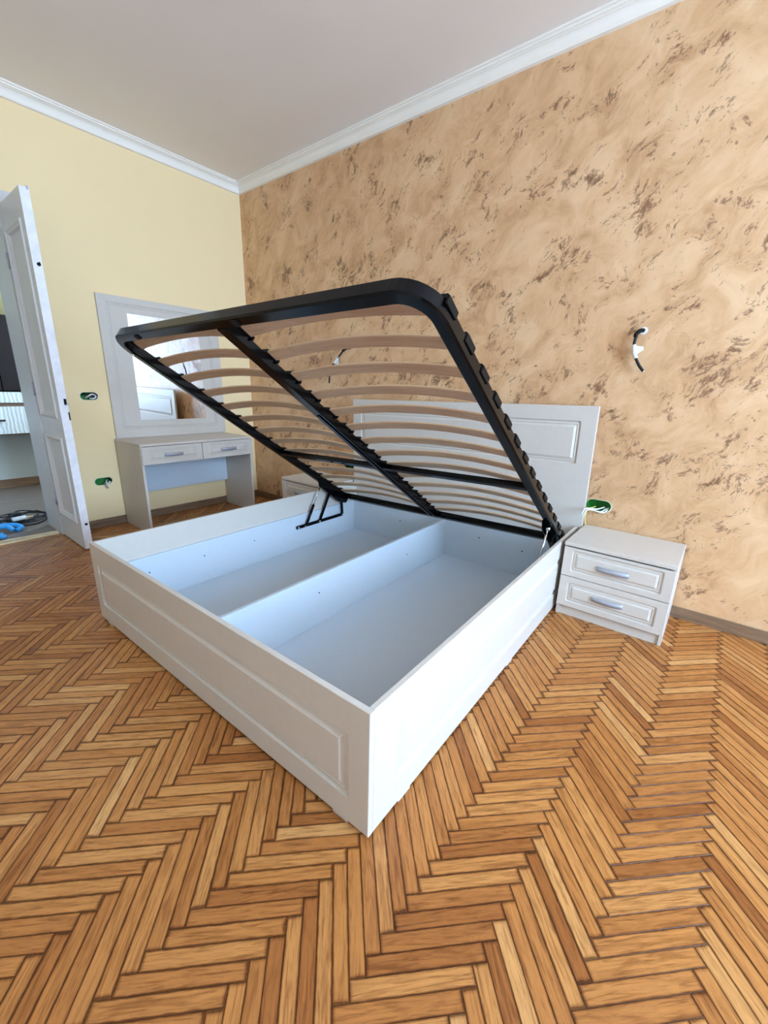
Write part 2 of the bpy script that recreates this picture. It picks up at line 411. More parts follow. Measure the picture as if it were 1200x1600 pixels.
cornice('trim_1', (0, 0, H), (XR, 0, H), (0, -1, 0), 1, -1, 'white stepped cornice above the plaster wall')
cornice('trim_2', (0, YF, H), (0, 0, H), (1, 0, 0), 1, -1, 'white stepped cornice above the yellow wall')
cornice('trim_3', (XR, YF, H), (XR, 0, H), (-1, 0, 0), 1, -1, 'white stepped cornice above the window wall')
cornice('trim_4', (0, YF, H), (XR, YF, H), (0, 1, 0), 1, -1, 'white stepped cornice above the front wall')

# skirting boards
def skirting(name, x0, x1, y0, y1, mat, label):
    struct(box(name, x0, x1, y0, y1, 0.0, 0.068, mat, None, 0.002), label)
skirting('baseboard_back', 0.0, XR, -0.014, 0.0, 'base_x', 'grey-brown wood skirting under the plaster wall')
skirting('baseboard_left', 0.0, 0.014, -1.775, -0.014, 'base_y', 'grey-brown wood skirting under the yellow wall')
skirting('baseboard_right', XR-0.014, XR, YF, -0.014, 'base_y', 'grey-brown wood skirting under the window')
skirting('baseboard_front', 0.0, XR-0.014, YF, YF+0.014, 'base_x', 'grey-brown wood skirting under the front wall')

# ------------------------------------------------------------------ herringbone parquet
floor = struct(box('floor', -0.1, XR+0.1, YF-0.1, 0.1, -0.06, -0.016, 'grout'), 'herringbone oak parquet floor')
def plank_geo():
    hx, hy, c = PL/2-0.0003, PW/2-0.0003, 0.00035
    v = [(sx*hx, sy*hy, -0.014) for sx, sy in ((-1, -1), (1, -1), (1, 1), (-1, 1))]
    v += [(sx*hx, sy*hy, -c) for sx, sy in ((-1, -1), (1, -1), (1, 1), (-1, 1))]
    v += [(sx*(hx-c), sy*(hy-c), 0.0) for sx, sy in ((-1, -1), (1, -1), (1, 1), (-1, 1))]
    f = [(8, 9, 10, 11)]
    for i in range(4):
        j = (i+1) % 4; f += [(i, j, 4+j, 4+i), (4+i, 4+j, 8+j, 8+i)]
    return v, f
PV, PF = plank_geo()
plank_me = bpy.data.meshes.new('parquet_plank'); plank_me.from_pydata(PV, [], PF)
at = plank_me.attributes.new('lc', 'FLOAT_VECTOR', 'POINT'); at.data.foreach_set('vector', [c for p in PV for c in p])
plank_me.materials.append(M['plank'])
R2 = math.sqrt(2)
e_s, e_t = Vector((1/R2, 1/R2, 0)), Vector((-1/R2, 1/R2, 0))
org = Vector((3.7185, -2.345, 0)) - e_t*PW
planks = []
for col in range(-16, 14):
    for k in range(-160, 210):
        for kind in (0, 1):
            if kind == 0: s0, t0, ls, lt = k*PW, k*PW, PL, PW
            else: s0, t0, ls, lt = PL+k*PW, (k+1)*PW-PL, PW, PL
            s = s0+ls/2+col*PL; t = t0+lt/2-col*PL
            c = org+e_s*s+e_t*t
            if -0.1 < c.x < XR+0.06 and YF-0.06 < c.y < 0.08:
                planks.append((c, PI/4 if kind == 0 else -PI/4))
BEDQ = ((1.66, 3.58), (-2.13, 0.1))
def shown(c):
    d = c-Vector((CX, CY, CZ)); z = d.dot(fwd)
    if z < 0.1: return 0
    x = PPX+FPX*d.dot(rgt)/z; y = PPY-FPX*d.dot(upv)/z
    if not (-15 < x < 1215 and -15 < y < 1615): return 0
    if BEDQ[0][0] < c.x < BEDQ[0][1] and BEDQ[1][0] < c.y < BEDQ[1][1]: return 0
    if c.x < 2.9 and c.y > -1.9 and y > 790 and x > 139 and c.y > -2.14: return 0
    return FPX*FPX*(-d.z)/z**3
order = sorted(range(len(planks)), key=lambda i: -shown(planks[i][0]))
sv, sf, slc, srn = [], [], [], []
for q, i in enumerate(order):
    c, a = planks[i]; dz = random.uniform(-0.0005, 0.0)
    if q < 300:
        o = bpy.data.objects.new('parquet_plank', plank_me); COL.objects.link(o); o.parent = floor
        o.location = (c.x, c.y, dz); o.rotation_euler = (random.uniform(-.003, .003), random.uniform(-.0006, .0006), a+(PI if random.random() < .5 else 0))
    else:
        b = len(sv); ca, sa = math.cos(a), math.sin(a); rr = random.random()
        for p in PV:
            sv.append((c.x+ca*p[0]-sa*p[1], c.y+sa*p[0]+ca*p[1], p[2]+dz)); slc.extend(p); srn.append(rr)
        sf.extend([tuple(b+j for j in f) for f in PF])
me = bpy.data.meshes.new('parquet_planks_beyond'); me.from_pydata(sv, [], sf)
me.attributes.new('lc', 'FLOAT_VECTOR', 'POINT').data.foreach_set('vector', slc)
me.attributes.new('rnd', 'FLOAT', 'POINT').data.foreach_set('value', srn)
o = link('parquet_planks_beyond', me, 'plank_stuff', floor); o['kind'] = 'stuff'; o['label'] = 'farther herringbone parquet planks'

# ------------------------------------------------------------------ storage bed with lifted slatted frame
bed = tag(empty('storage_bed', (2.5764, -0.0823, 0), 0.0222), 'cream double storage bed with its black slatted base lifted open', 'bed')
BW, BH, BB, TK = 0.9366, 0.436, 0.012, 0.018
routed('headboard', -0.955, 0.955, -0.585, 0.57, 0.022, (-0.868, 0.868, 0.225, 0.482), 'cream', bed, loc=(0, 0, 0.585), rot=(0, math.radians(-0.9), 0))
fp = routed('foot_panel', -BW, BW, BB, BH, TK, (-0.868, 0.862, 0.102, 0.330), 'cream', bed, loc=(0, -2.04, 0))
for s in (1, -1):
    sr = routed('side_rail', -1.01, 1.01, BB, BH, TK, (-0.905, 0.95, 0.102, 0.330), 'cream', bed)
    sr.rotation_euler = (0, 0, s*PI/2); sr.location = (s*BW, -1.0115, 0)
    x0 = s*(BW-TK); x1 = s*(BW-TK-0.016)
    box('inner_board', min(x0, x1), max(x0, x1), -2.02, -0.03, 0.02, 0.285, 'melamine', bed, 0.0008)
    for y in (-1.787, -1.456, -1.086):
        bm = bmesh.new(); addtube(bm, [(x1-s*0.0, y, 0.19), (x1-s*0.0015, y, 0.19)], 0.004, 10); obj('screw_hole', bm, 'dark_hole', bed)
box('head_board_inner', -BW+TK+0.016, BW-TK-0.016, -0.046, -0.03, 0.02, 0.315, 'melamine', bed, 0.0008)
box('foot_board_inner', -BW+TK+0.016, BW-TK-0.016, -2.02, -2.004, 0.02, 0.285, 'melamine', bed, 0.0008)
box('divider_board', 0.002, 0.020, -2.003, -0.047, 0.02, 0.300, 'melamine', bed, 0.001)
for x, z in ((0.30, 0.22), (0.62, 0.2), (-0.4, 0.2), (0.75, 0.24)):
    bm = bmesh.new(); addtube(bm, [(x, -0.046, z), (x, -0.0475, z)], 0.005, 10); obj('screw_hole', bm, 'dark_hole', bed)
for y, z in ((-0.55, 0.17), (-1.35, 0.2)):
    bm = bmesh.new(); addtube(bm, [(0.020, y, z), (0.0215, y, z)], 0.004, 10); obj('screw_hole', bm, 'dark_hole', bed)
box('bottom_board', -BW+TK+0.001, 0.001, -2.02, -0.03, 0.010, 0.020, 'melamine', bed, 0.0005)
box('bottom_board', 0.0015, BW-TK-0.001, -2.02, -0.03, 0.010, 0.020, 'melamine', bed, 0.0005)
for x in (-0.83, 0.825): box('foot', x-0.03, x+0.03, -2.038, -1.99, 0.0, 0.012, 'cream', bed, 0.001)
for s in (1, -1):
    for y in (-1.86, -1.0, -0.15): box('foot', s*0.905-0.03, s*0.905+0.03, y-0.032, y+0.032, 0.0, 0.012, 'cream', bed, 0.001)

# lifted frame: local x across, -y from the head towards the foot, z away from the storage box
TH = math.radians(34.2)
FW, FLN, FT, FD = 0.884, 1.945, 0.046, 0.050     # half width, length, tube width, tube depth
def sweep_rect(bm, path, w, d):
    rows = []; n = len(path)
    for i, p in enumerate(path):
        t = (Vector(path[min(i+1, n-1)])-Vector(path[max(i-1, 0)])).normalized(); b = Vector((-t.y, t.x, 0))
        c = 0.006; P = Vector(p)
        rows.append([bm.verts.new(P+b*u+Vector((0, 0, v))) for u, v in ((-w/2+c, -d/2), (w/2-c, -d/2), (w/2, -d/2+c), (w/2, d/2-c), (w/2-c, d/2), (-w/2+c, d/2), (-w/2, d/2-c), (-w/2, -d/2+c))])
    for a, b in zip(rows, rows[1:]):
        for k in range(8): bm.faces.new((a[k], a[(k+1) % 8], b[(k+1) % 8], b[k]))
    bm.faces.new(rows[0]); bm.faces.new(rows[-1])
path = [(-FW, 0.0, 0)]; RC = 0.10
for k in range(9):
    a = k/8*PI/2; path.append((-FW+RC-RC*math.cos(a), -(FLN-RC)-RC*math.sin(a), 0))
for k in range(9):
    a = k/8*PI/2; path.append((FW-RC+RC*math.sin(a), -(FLN-RC)-RC*math.cos(a), 0))
path.append((FW, 0.0, 0))
bm = bmesh.new(); sweep_rect(bm, path, FT, FD)
lf = obj('lift_frame', bm, 'black', bed, loc=(0, -0.178, 0.362), rot=(-TH, math.radians(-1.1), 0.008))
lf['label'] = 'glossy black tubular steel frame with rounded corners'
md = None
box('head_bar', -FW+0.022, FW-0.022, -0.042, -0.004, -0.022, 0.022, 'black', lf, 0.003)
box('centre_beam', -0.030, 0.030, -FLN+0.022, -0.043, -0.024, 0.016, 'black', lf, 0.004)
box('centre_beam_rib', -0.008, 0.008, -1.35, -0.05, -0.029, -0.0238, 'black', lf, 0.001)
box('cross_bar', -FW+0.022, -0.030, -0.805, -0.770, -0.022, 0.008, 'black', lf, 0.003)
box('cross_bar', 0.030, FW-0.022, -0.805, -0.770, -0.022, 0.008, 'black', lf, 0.003)
# slats
def slat_mesh(L, w=0.055, th=0.009, rise=0.036, n=14):
    bm = bmesh.new(); rows = []
    for i in range(n+1):
        s = -1+2*i/n; z = rise*(1-s*s); c = 0.0025
        rows.append([bm.verts.new((s*L/2, y, z+v)) for y, v in ((-w/2, c), (-w/2+c, 0), (w/2-c, 0), (w/2, c), (w/2, th-c), (w/2-c, th), (-w/2+c, th), (-w/2, th-c))])
    for a, b in zip(rows, rows[1:]):
        for k in range(8): bm.faces.new((a[k], a[(k+1) % 8], b[(k+1) % 8], b[k]))
    bm.faces.new(rows[0]); bm.faces.new(rows[-1]); bmesh.ops.recalc_face_normals(bm, faces=bm.faces[:])
    me = bpy.data.meshes.new('slat'); bm.to_mesh(me); bm.free(); me.materials.append(M['slat']); return me
SL = slat_mesh(FW-0.052)
def holder_mesh(double):
    bm = bmesh.new()
    if double:
        addbox(bm, -0.036, 0.036, -0.031, 0.031, 0.0, 0.017, 0.003)
        for s_ in (-1, 1): addbox(bm, s_*0.038-0.008, s_*0.038+0.008, 0.027, 0.034, -0.006, 0.008)
    else:
        out = [(-0.034, 0.0), (0.0, 0.0), (0.029, -0.004), (0.029, 0.004), (0.022, 0.011), (-0.030, 0.013)]
        addprism(bm, out, -0.031, 0.031)
        addbox(bm, 0.022, 0.030, -0.031, 0.031, -0.020, 0.006, 0.002)
    bmesh.ops.recalc_face_normals(bm, faces=bm.faces[:])
    me = bpy.data.meshes.new('slat_holder'); bm.to_mesh(me); bm.free(); me.materials.append(M['plastic']); return me
HM, HD = holder_mesh(False), holder_mesh(True)
for i in range(14):
    v = -FLN*(0.953-0.0703*i)
    for s in (-1, 1):
        link('slat', SL, None, lf, loc=(s*(FW/2+0.003), v, 0.018))
        link('slat_holder', HM, None, lf, loc=(s*(FW-0.002), v, 0.0235), rot=(0, 0, 0 if s > 0 else PI))
    link('slat_holder', HD, None, lf, loc=(0, v, 0.0155))
for x in (-0.62, 0.12):      # stop clips on the foot bar
    box('bar_clip', x-0.016, x+0.016, -FLN-0.010, -FLN+0.012, -0.031, -0.023, 'plastic', lf, 0.002)
tube('bolt', [(-FW+0.006, -FLN+0.10, -0.024), (-FW+0.006, -FLN+0.10, -0.032)], 0.008, 'chrome', lf, 10)

# gas-lift mechanism on both rails
for s in (-1, 1):
    X = s*0.893; dz = 0.0 if s < 0 else 0.04
    bb = box('mechanism_bar', X-0.003, X+0.003, -0.715, -0.20, 0.178, 0.204, 'black', bed, 0.001)
    m = bb
    lo, hi = Vector((X-s*0.012, -0.63, 0.190)), Vector((X-s*0.012, -0.470, 0.488+dz))
    mid = lo+(hi-lo)*0.52
    tube('gas_strut', [lo, mid], 0.011, 'black', m, 12); tube('strut_rod', [mid, hi], 0.0055, 'chrome', m, 10)
    tube('strut_joint', [hi+Vector((-0.012, 0, 0)), hi+Vector((0.012, 0, 0))], 0.010, 'chrome', m, 10)
    def flat(name, p, q, w=0.024):
        p, q = Vector(p), Vector(q); d = (q-p).normalized(); n = Vector((0, -d.z, d.y))*w/2; bm = bmesh.new(); h = 0.003
        a = [bm.verts.new(Vector((X-s*0.004+t*h, *(k.yz)))) for t in (-1, 1) for k in (p-n, p+n, q+n, q-n)]
        for f in ((0, 1, 2, 3), (4, 5, 6, 7), (0, 1, 5, 4), (1, 2, 6, 5), (2, 3, 7, 6), (3, 0, 4, 7)): bm.faces.new([a[i] for i in f])
        return obj(name, bm, 'black', m)
    flat('lift_arm', (0, -0.479, 0.192), (0, -0.352, 0.43+dz)); flat('lift_arm', (0, -0.215, 0.192), (0, -0.226, 0.36+dz))
    for y, z in ((-0.70, 0.191), (-0.479, 0.191), (-0.215, 0.191), (-0.63, 0.191)):
        tube('bolt', [(X-s*0.006, y, z), (X-s*0.012, y, z)], 0.008, 'steel', m, 8)
    # bracket plate under the rail
    bm = bmesh.new()
    pl = [(0.02, 0.012), (-0.36, 0.0), (-0.385, -0.022), (-0.345, -0.062), (-0.20, -0.066), (-0.08, -0.078), (0.01, -0.05)]
    a = [bm.verts.new((s*(FW-0.0235), y, z)) for y, z in pl]; b = [bm.verts.new((s*(FW-0.0285), y, z)) for y, z in pl]
    bm.faces.new(a); bm.faces.new(b)
    for i in range(len(pl)): bm.faces.new((a[i], b[i], b[(i+1) % len(pl)], a[(i+1) % len(pl)]))
    obj('bracket_plate', bm, 'black', lf)

# ------------------------------------------------------------------ nightstands
def nightstand(loc, label, gap=0.0):
    W2, D, Hn = 0.531, 0.416, 0.448
    t = tag(empty('nightstand', loc), label, 'nightstand', 'two matching bedside cabinets')
    box('top_board', 0, W2, -D, 0, Hn-0.022, Hn, 'cream', t, 0.003)
    box('side_panel', 0.0, 0.016, -D+0.0178, -0.002, 0, Hn-0.0225, 'cream', t, 0.001)
    box('side_panel', W2-0.016, W2, -D+0.0178, -0.002, 0, Hn-0.0225, 'cream', t, 0.001)
    box('back_panel', 0.0165, W2-0.0165, -0.010, -0.004, 0.03, Hn-0.0225, 'melamine', t)
    box('plinth', 0.0165, W2-0.0165, -D+0.026, -D+0.035, 0.0, 0.062, 'cream', t, 0.001)
    box('carcass_shelf', 0.0165, W2-0.0165, -D+0.036, -0.011, 0.062, 0.078, 'melamine', t)
    for z0, z1 in ((0.249, 0.418), (0.065, 0.245)):
        f = routed('drawer', 0.002, W2-0.002, z0, z1, 0.016, (0.048, W2-0.048, z0+0.032, z1-0.014 if z1 > .3 else z1-0.032), 'cream', t, 0.82, loc=(0, -D+0.0015, 0))
        link('handle', HANDLE, None, f, loc=(W2/2-0.0085, -0.0005, (z0+z1)/2+0.003), smooth=True)
    return t
nightstand((3.5415, -0.016, 0), 'cream two-drawer nightstand in full view on the right of the bed')
nightstand((1.078, -0.050, 0), 'cream nightstand on the far side of the bed, mostly hidden behind its rail')

# ------------------------------------------------------------------ vanity desk
d = tag(empty('vanity_desk', (0.016, -1.391, 0)), 'cream vanity desk with two drawers standing under the mirror', 'desk')
DX, DW, DZ = 0.498, 1.013, 0.751
box('top_board', -0.012, DX, 0, DW, DZ-0.019, DZ, 'cream', d, 0.002)
for y in (0.0, DW-0.019): box('side_panel', 0.004, DX-0.004, y, y+0.019, 0, DZ-0.0195, 'cream', d, 0.001)
box('modesty_panel', 0.03, 0.046, 0.0195, DW-0.0195, 0.26, DZ-0.02, 'melamine', d, 0.001)
box('drawer_box', 0.05, DX-0.024, 0.0195, DW-0.0195, 0.60, DZ-0.03, 'melamine', d)
for y0, y1 in ((0.004, 0.504), (0.509, 1.009)):
    w = y1-y0
    f = routed('drawer', -w/2, w/2, 0.584, 0.729, 0.018, (-w/2+0.055, w/2-0.055, 0.612, 0.704), 'cream', d, 0.7, loc=(DX+0.012, (y0+y1)/2, 0), rot=(0, 0, PI/2))
    link('handle', HANDLE, None, f, loc=(0, -0.0005, 0.656), smooth=True)

# ------------------------------------------------------------------ mirror in its routed panel
mp = tag(empty('wall_mirror', (0.002, -0.862, 0.752)), 'wall mirror set in a wide cream routed panel above the desk', 'mirror')
MW, MH, MT = 0.513, 1.146, 0.02
fr = routed('mirror_panel', -MW, MW, 0, MH, MT, (-0.455, 0.43, 0.072, MH-0.052), 'cream', mp, 0.75, loc=(MT, 0, 0), rot=(0, 0, PI/2))
# glass sits on the panel field, slim bevelled pane
box('mirror_glass', 0.0008+MT, 0.0038+MT, -0.302, 0.311, 0.148, 1.022, 'mirror', mp, 0.0008)

# ------------------------------------------------------------------ door leaf, frame, threshold
dr = struct(empty('door_1', (0.004, -1.868, 0.008)), 'white panelled door leaf standing open into the room')
LW, LZ, LT = 0.522, 2.332, 0.050
bm = bmesh.new()
# leaf = stiles and rails around two recessed fields
P1, P2 = (0.062, 0.445, 0.19, 0.82), (0.062, 0.445, 0.962, 2.172)
addbox(bm, 0, 0.062, 0, LT, 0, LZ); addbox(bm, 0.445, LW, 0, LT, 0, LZ)
for z0, z1 in ((0, 0.19), (0.82, 0.962), (2.172, LZ)): addbox(bm, 0.062, 0.445, 0, LT, z0, z1)
obj('leaf_frame', bm, 'doorpaint', dr)
for p in (P1, P2):
    box('leaf_panel', p[0], p[1], 0.014, LT-0.014, p[2], p[3], 'doorpaint', dr)
    for side in (0, 1):
        bm = bmesh.new(); rows = []
        pr = [(0.0, -0.008), (0.008, -0.010), (0.016, -0.004), (0.026, 0.0), (0.034, 0.010), (0.036, 0.0142)]
        for o_, dep in [(-0.006, 0.0)]+pr:
            x0, x1, z0, z1 = p[0]+o_, p[1]-o_, p[2]+o_, p[3]-o_; y = dep if side == 0 else LT-dep
            rows.append([bm.verts.new(q) for q in ((x0, y, z0), (x1, y, z0), (x1, y, z1), (x0, y, z1))])
        for a, b in zip(rows, rows[1:]):
            for k in range(4): bm.faces.new((a[k], a[(k+1) % 4], b[(k+1) % 4], b[k]))
        obj('panel_moulding', bm, 'doorpaint', dr)
box('lock_edge', LW, LW+0.002, 0.0, LT, 0.0, LZ, 'bareedge', dr)
def edge_disc(y, z, r, mat='dark_hole', name='bolt_hole'):
    tube(name, [(LW+0.002, y, z), (LW+0.0035, y, z)], r, mat, dr, 12)
edge_disc(0.031, 1.915, 0.011); edge_disc(0.031, 0.192, 0.010); edge_disc(0.036, 1.925, 0.004)
box('latch_cutout', LW+0.002, LW+0.004, 0.030, 0.046, 1.055, 1.095, 'dark_hole', dr, 0.001)
box('latch_cutout', LW+0.002, LW+0.004, 0.034, 0.056, 1.050, 1.066, 'steel', dr, 0.001)
box('keeper_slot', LW+0.002, LW+0.0035, 0.044, 0.052, 0.950, 1.005, 'dark_hole', dr)
box('top_bolt', LW-0.004, LW+0.006, 0.036, 0.046, LZ-0.012, LZ+0.008, 'steel', dr)
for z in (0.3, 1.15, 2.0): tube('hinge', [(-0.004, -0.004, z-0.05), (-0.004, -0.004, z+0.05)], 0.007, 'steel', dr, 10)

bm = bmesh.new(); c = 0.078
addbox(bm, 0.0, 0.018, DY1, DY1+c, 0, DH+c); addbox(bm, 0.0, 0.018, DY0-c, DY0, 0, DH+c); addbox(bm, 0.0, 0.018, DY0, DY1, DH, DH+c)
struct(obj('trim_5', bm, 'doorpaint'), 'white casing around the doorway')
bm = bmesh.new()
addbox(bm, -0.386, 0.002, DY1-0.02, DY1, 0, DH-0.012); addbox(bm, -0.386, 0.002, DY0, DY0+0.02, 0, DH-0.012); addbox(bm, -0.386, 0.002, DY0, DY1, DH-0.012, DH)
struct(obj('trim_6', bm, 'doorpaint'), 'white lining of the doorway')
th = struct(empty('trim_7', (0, 0, 0)), 'loose pale wood threshold strips in the doorway')
for pts, w in (([(-0.060, -1.885), (-0.060, -2.2), (-0.045, -2.5), (-0.04, -2.92)], 0.040), ([(-0.105, -1.88), (-0.125, -2.2), (-0.115, -2.9)], 0.012)):
    bm = bmesh.new(); rows = []
    for x, y in pts: rows.append([bm.verts.new(q) for q in ((x-w/2, y, 0.0), (x-w/2, y, 0.009), (x-w/4, y, 0.012), (x+w/4, y, 0.012), (x+w/2, y, 0.006), (x+w/2, y, 0.0))])
    for a, b in zip(rows, rows[1:]):
        for k in range(6): bm.faces.new((a[k], a[(k+1) % 6], b[(k+1) % 6], b[k]))
    bm.faces.new(rows[0]); bm.faces.new(rows[-1]); obj('threshold_strip', bm, 'strip', th)

# ------------------------------------------------------------------ hall seen through the doorway
fh = struct(box('floor_hall', HX-0.1, -0.1, HY0-0.1, HY1+0.1, -0.06, -0.016, 'grout'), 'grey-brown laminate floor of the hall')
bw = 0.192; i = 0; x = -0.101
while x > HX-0.05:
    y = HY0 - (0.35 if i % 2 else 0.9)
    while y < HY1+0.05:
        a, b = max(y, HY0), min(y+1.28, HY1+0.05)
        if b-a > 0.05: box('laminate_board', x-bw+0.001, x, a+0.001, b-0.001, -0.014, 0.0, 'hallboard', fh, 0.0008)
        y += 1.28
    x -= bw; i += 1
bm = bmesh.new(); struct(box('wall_hall_far', HX-0.15, HX, HY0-0.15, HY1+0.15, -0.05, 1.02, 'hallwall'), 'pale grey-blue lower hall wall')
struct(box('wall_hall_upper', HX-0.15, HX, HY0-0.15, HY1+0.15, 1.02, HH+0.1, 'olive'), 'olive upper hall wall')
struct(box('wall_hall_front', HX, -0.385, HY0-0.15, HY0, -0.05, HH+0.1, 'hallwall'), 'pale hall side wall')
bm = bmesh.new(); a0, a1, b0, b1 = HALL_FILL  # side wall built around the added, out-of-view light opening
addbox(bm, HX, a0, HY1, HY1+0.15, -0.05, HH+0.1); addbox(bm, a1, -0.385, HY1, HY1+0.15, -0.05, HH+0.1); addbox(bm, a0, a1, HY1, HY1+0.15, -0.05, b0); addbox(bm, a0, a1, HY1, HY1+0.15, b1, HH+0.1)
struct(obj('wall_hall_side', bm, 'hallwall'), 'pale hall wall with an added opening that lights the hall')
struct(box('ceiling_hall', HX-0.1, -0.3, HY0-0.1, HY1+0.1, HH, HH+0.1, 'ceiling'), 'hall ceiling')
struct(box('baseboard_hall', HX, HX+0.016, HY0, HY1, 0.0, 0.10, 'base_y', None, 0.002), 'grey skirting of the hall')
# wall-hung chest with wavy fronts
ch = tag(empty('wall_hung_chest', (HX+0.001, -1.9, 0.63)), 'wall-hung hall chest with white wavy-relief drawer fronts beyond the doorway', 'drawers')
box('body', 0.0, 0.36, -0.55, 0.95, 0.005, 0.44, 'shelfwood', ch)
box('drawer', 0.361, 0.381, -0.55, 0.95, 0.02, 0.305, 'wave', ch, 0.002)
box('drawer', 0.361, 0.381, -0.55, 0.95, 0.345, 0.455, 'wave', ch, 0.002)
box('top_board', 0.0, 0.37, -0.55, 0.95, 0.441, 0.452, 'shelfwood', ch)
hb = box('handle', 0.382, 0.396, 0.0, 0.15, 0.155, 0.172, 'cable_black', ch, 0.003)
dk = tag(empty('dark_cabinet', (HX+0.001, -1.9, 1.09)), 'dark brown wooden cupboard above the wavy drawers', 'cabinet')
box('body', 0.0, 0.28, -0.55, 0.95, 0.0, 0.77, 'darkwood', dk, 0.002)
for a in (-0.545, 0.205): box('cupboard_door', 0.281, 0.30, a, a+0.74, 0.01, 0.76, 'darkwood', dk, 0.003)

# tangle of black cord and blue hose on the hall floor
random.seed(5)
ct = [(-0.75, -2.25, 0.008)]
cc = (-0.66, -2.02)
for k in range(34):
    a = k*1.05+random.uniform(-.3, .3); r = random.uniform(0.06, 0.20)
    ct.append((cc[0]+r*1.15*math.cos(a)+random.uniform(-.03, .03), cc[1]+r*1.1*math.sin(a)+random.uniform(-.03, .03), 0.008+0.0012*k))
cord = tag(empty('extension_cord', (0, 0, 0)), 'tangled black extension cord lying on the hall floor', 'cord')
tube('cord', curve_pts(ct, 6), 0.0055, 'cable_black', cord, 6)
bm = bmesh.new(); addbox(bm, -0.64, -0.56, -2.10, -1.99, 0.004, 0.055, 0.012); obj('socket_block', bm, 'cable_black', cord)
bm = bmesh.new(); addbox(bm, -0.86, -0.80, -2.06, -1.97, 0.004, 0.045, 0.01); obj('plug', bm, 'cable_black', cord)
hs = tag(empty('blue_hose', (0, 0, 0)), 'bright blue flat hose or strap heaped beside the cord', 'hose')
for k, pts in enumerate(([(-0.50, -2.36, .02), (-0.47, -2.22, .04), (-0.42, -2.11, .045), (-0.36, -2.06, .03), (-0.33, -2.10, .015)],
                         [(-0.42, -2.38, .02), (-0.40, -2.24, .045), (-0.37, -2.15, .05), (-0.33, -2.12, .02)],
                         [(-0.20, -2.40, .02), (-0.20, -2.27, .03), (-0.18, -2.19, .02)], [(-0.28, -2.42, .02), (-0.27, -2.28, .035), (-0.24, -2.20, .02)])):
    tube('hose', curve_pts(pts, 6), 0.018, 'cyan', hs, 10)
tb = tag(empty('tape_tube', (0, 0, 0)), 'small pale tube lying across the black cord', 'tube')
tube('body', [(-0.47, -2.09, .075), (-0.49, -2.0, .072)], 0.018, 'wire_white', tb, 10); tube('nozzle', [(-0.49, -2.0, .072), (-0.505, -1.94, .068)], [0.014, 0.004], 'strip', tb, 10)

# ------------------------------------------------------------------ junction boxes and loose cables
def jbox(name, loc, rz, label, hl, r, wires):
    t = tag(empty(name, loc, rz), label, 'junction box')
    # open green tray behind the wall face (front -y)
    bm = bmesh.new(); out = stadium(0, 0, hl, r); inn = stadium(0, 0, hl-0.002, r-0.003)
    n = len(out); A = [bm.verts.new((x, -0.0015, z)) for x, z in out]; B = [bm.verts.new((x, -0.0015, z)) for x, z in inn]
    C_ = [bm.verts.new((x, 0.042, z)) for x, z in inn]; D_ = [bm.verts.new((x, 0.046, z)) for x, z in out]
    for i in range(n):
        j = (i+1) % n
        bm.faces.new((A[i], A[j], B[j], B[i])); bm.faces.new((B[i], B[j], C_[j], C_[i])); bm.faces.new((A[i], D_[i], D_[j], A[j]))
    bm.faces.new(C_); bm.faces.new(D_)
    obj('box', bm, 'green', t)
    # ragged plaster edge
    bm = bmesh.new(); rg = random.Random(name+label); o1 = stadium(0, 0, hl+0.001, r+0.001, 10); o2 = []
    for x, z in stadium(0, 0, hl+0.002, r+0.002, 10):
        k = 1+rg.uniform(0.0, 0.035); o2.append((x*k, z*k))
    a = [bm.verts.new((x, -0.0018, z)) for x, z in o1]; b = [bm.verts.new((x, -0.0006, z)) for x, z in o2]
    for i in range(len(a)): bm.faces.new((a[i], a[(i+1) % len(a)], b[(i+1) % len(a)], b[i]))
    obj('plaster_edge', bm, 'rag', t)
    for mat, rad, pts in wires: tube('wire', curve_pts(pts, 6), rad, mat, t, 6)
    return t
jbox('junction_box', (SOCK_R[0], 0, SOCK_R[1]), 0, 'green junction box with white wires above the right nightstand', 0.036, 0.033, [
    ('wire_white', 0.004, [(0.03, 0.02, -0.01), (0.0, -0.04, -0.016), (-0.035, -0.09, -0.006), (-0.052, -0.125, -0.012), (-0.058, -0.135, -0.04)]),
    ('wire_white', 0.004, [(0.045, 0.02, -0.015), (0.02, -0.03, -0.032), (-0.015, -0.06, -0.02), (-0.042, -0.10, -0.018), (-0.052, -0.115, -0.05)]),
    ('wire_white', 0.004, [(0.055, 0.02, -0.01), (0.04, -0.02, -0.034), (0.0, -0.035, -0.030), (-0.045, -0.05, -0.022)]),
    ('wire_yellow', 0.0035, [(-0.02, 0.02, -0.015), (-0.05, -0.03, -0.03), (-0.056, -0.05, -0.08), (-0.045, -0.05, -0.125)])])
jbox('junction_box', (SOCK_L[0], 0, SOCK_L[1]), 0, 'dark junction box seen through the slats beside the headboard', 0.036, 0.033, [
    ('cable_black', 0.005, [(-0.03, 0.02, 0), (0.0, -0.01, 0.01), (0.03, 0.02, 0.0)]), ('cable_black', 0.005, [(-0.05, 0.02, -.01), (-0.02, -0.01, -0.01), (0.04, 0.02, -0.01)])])
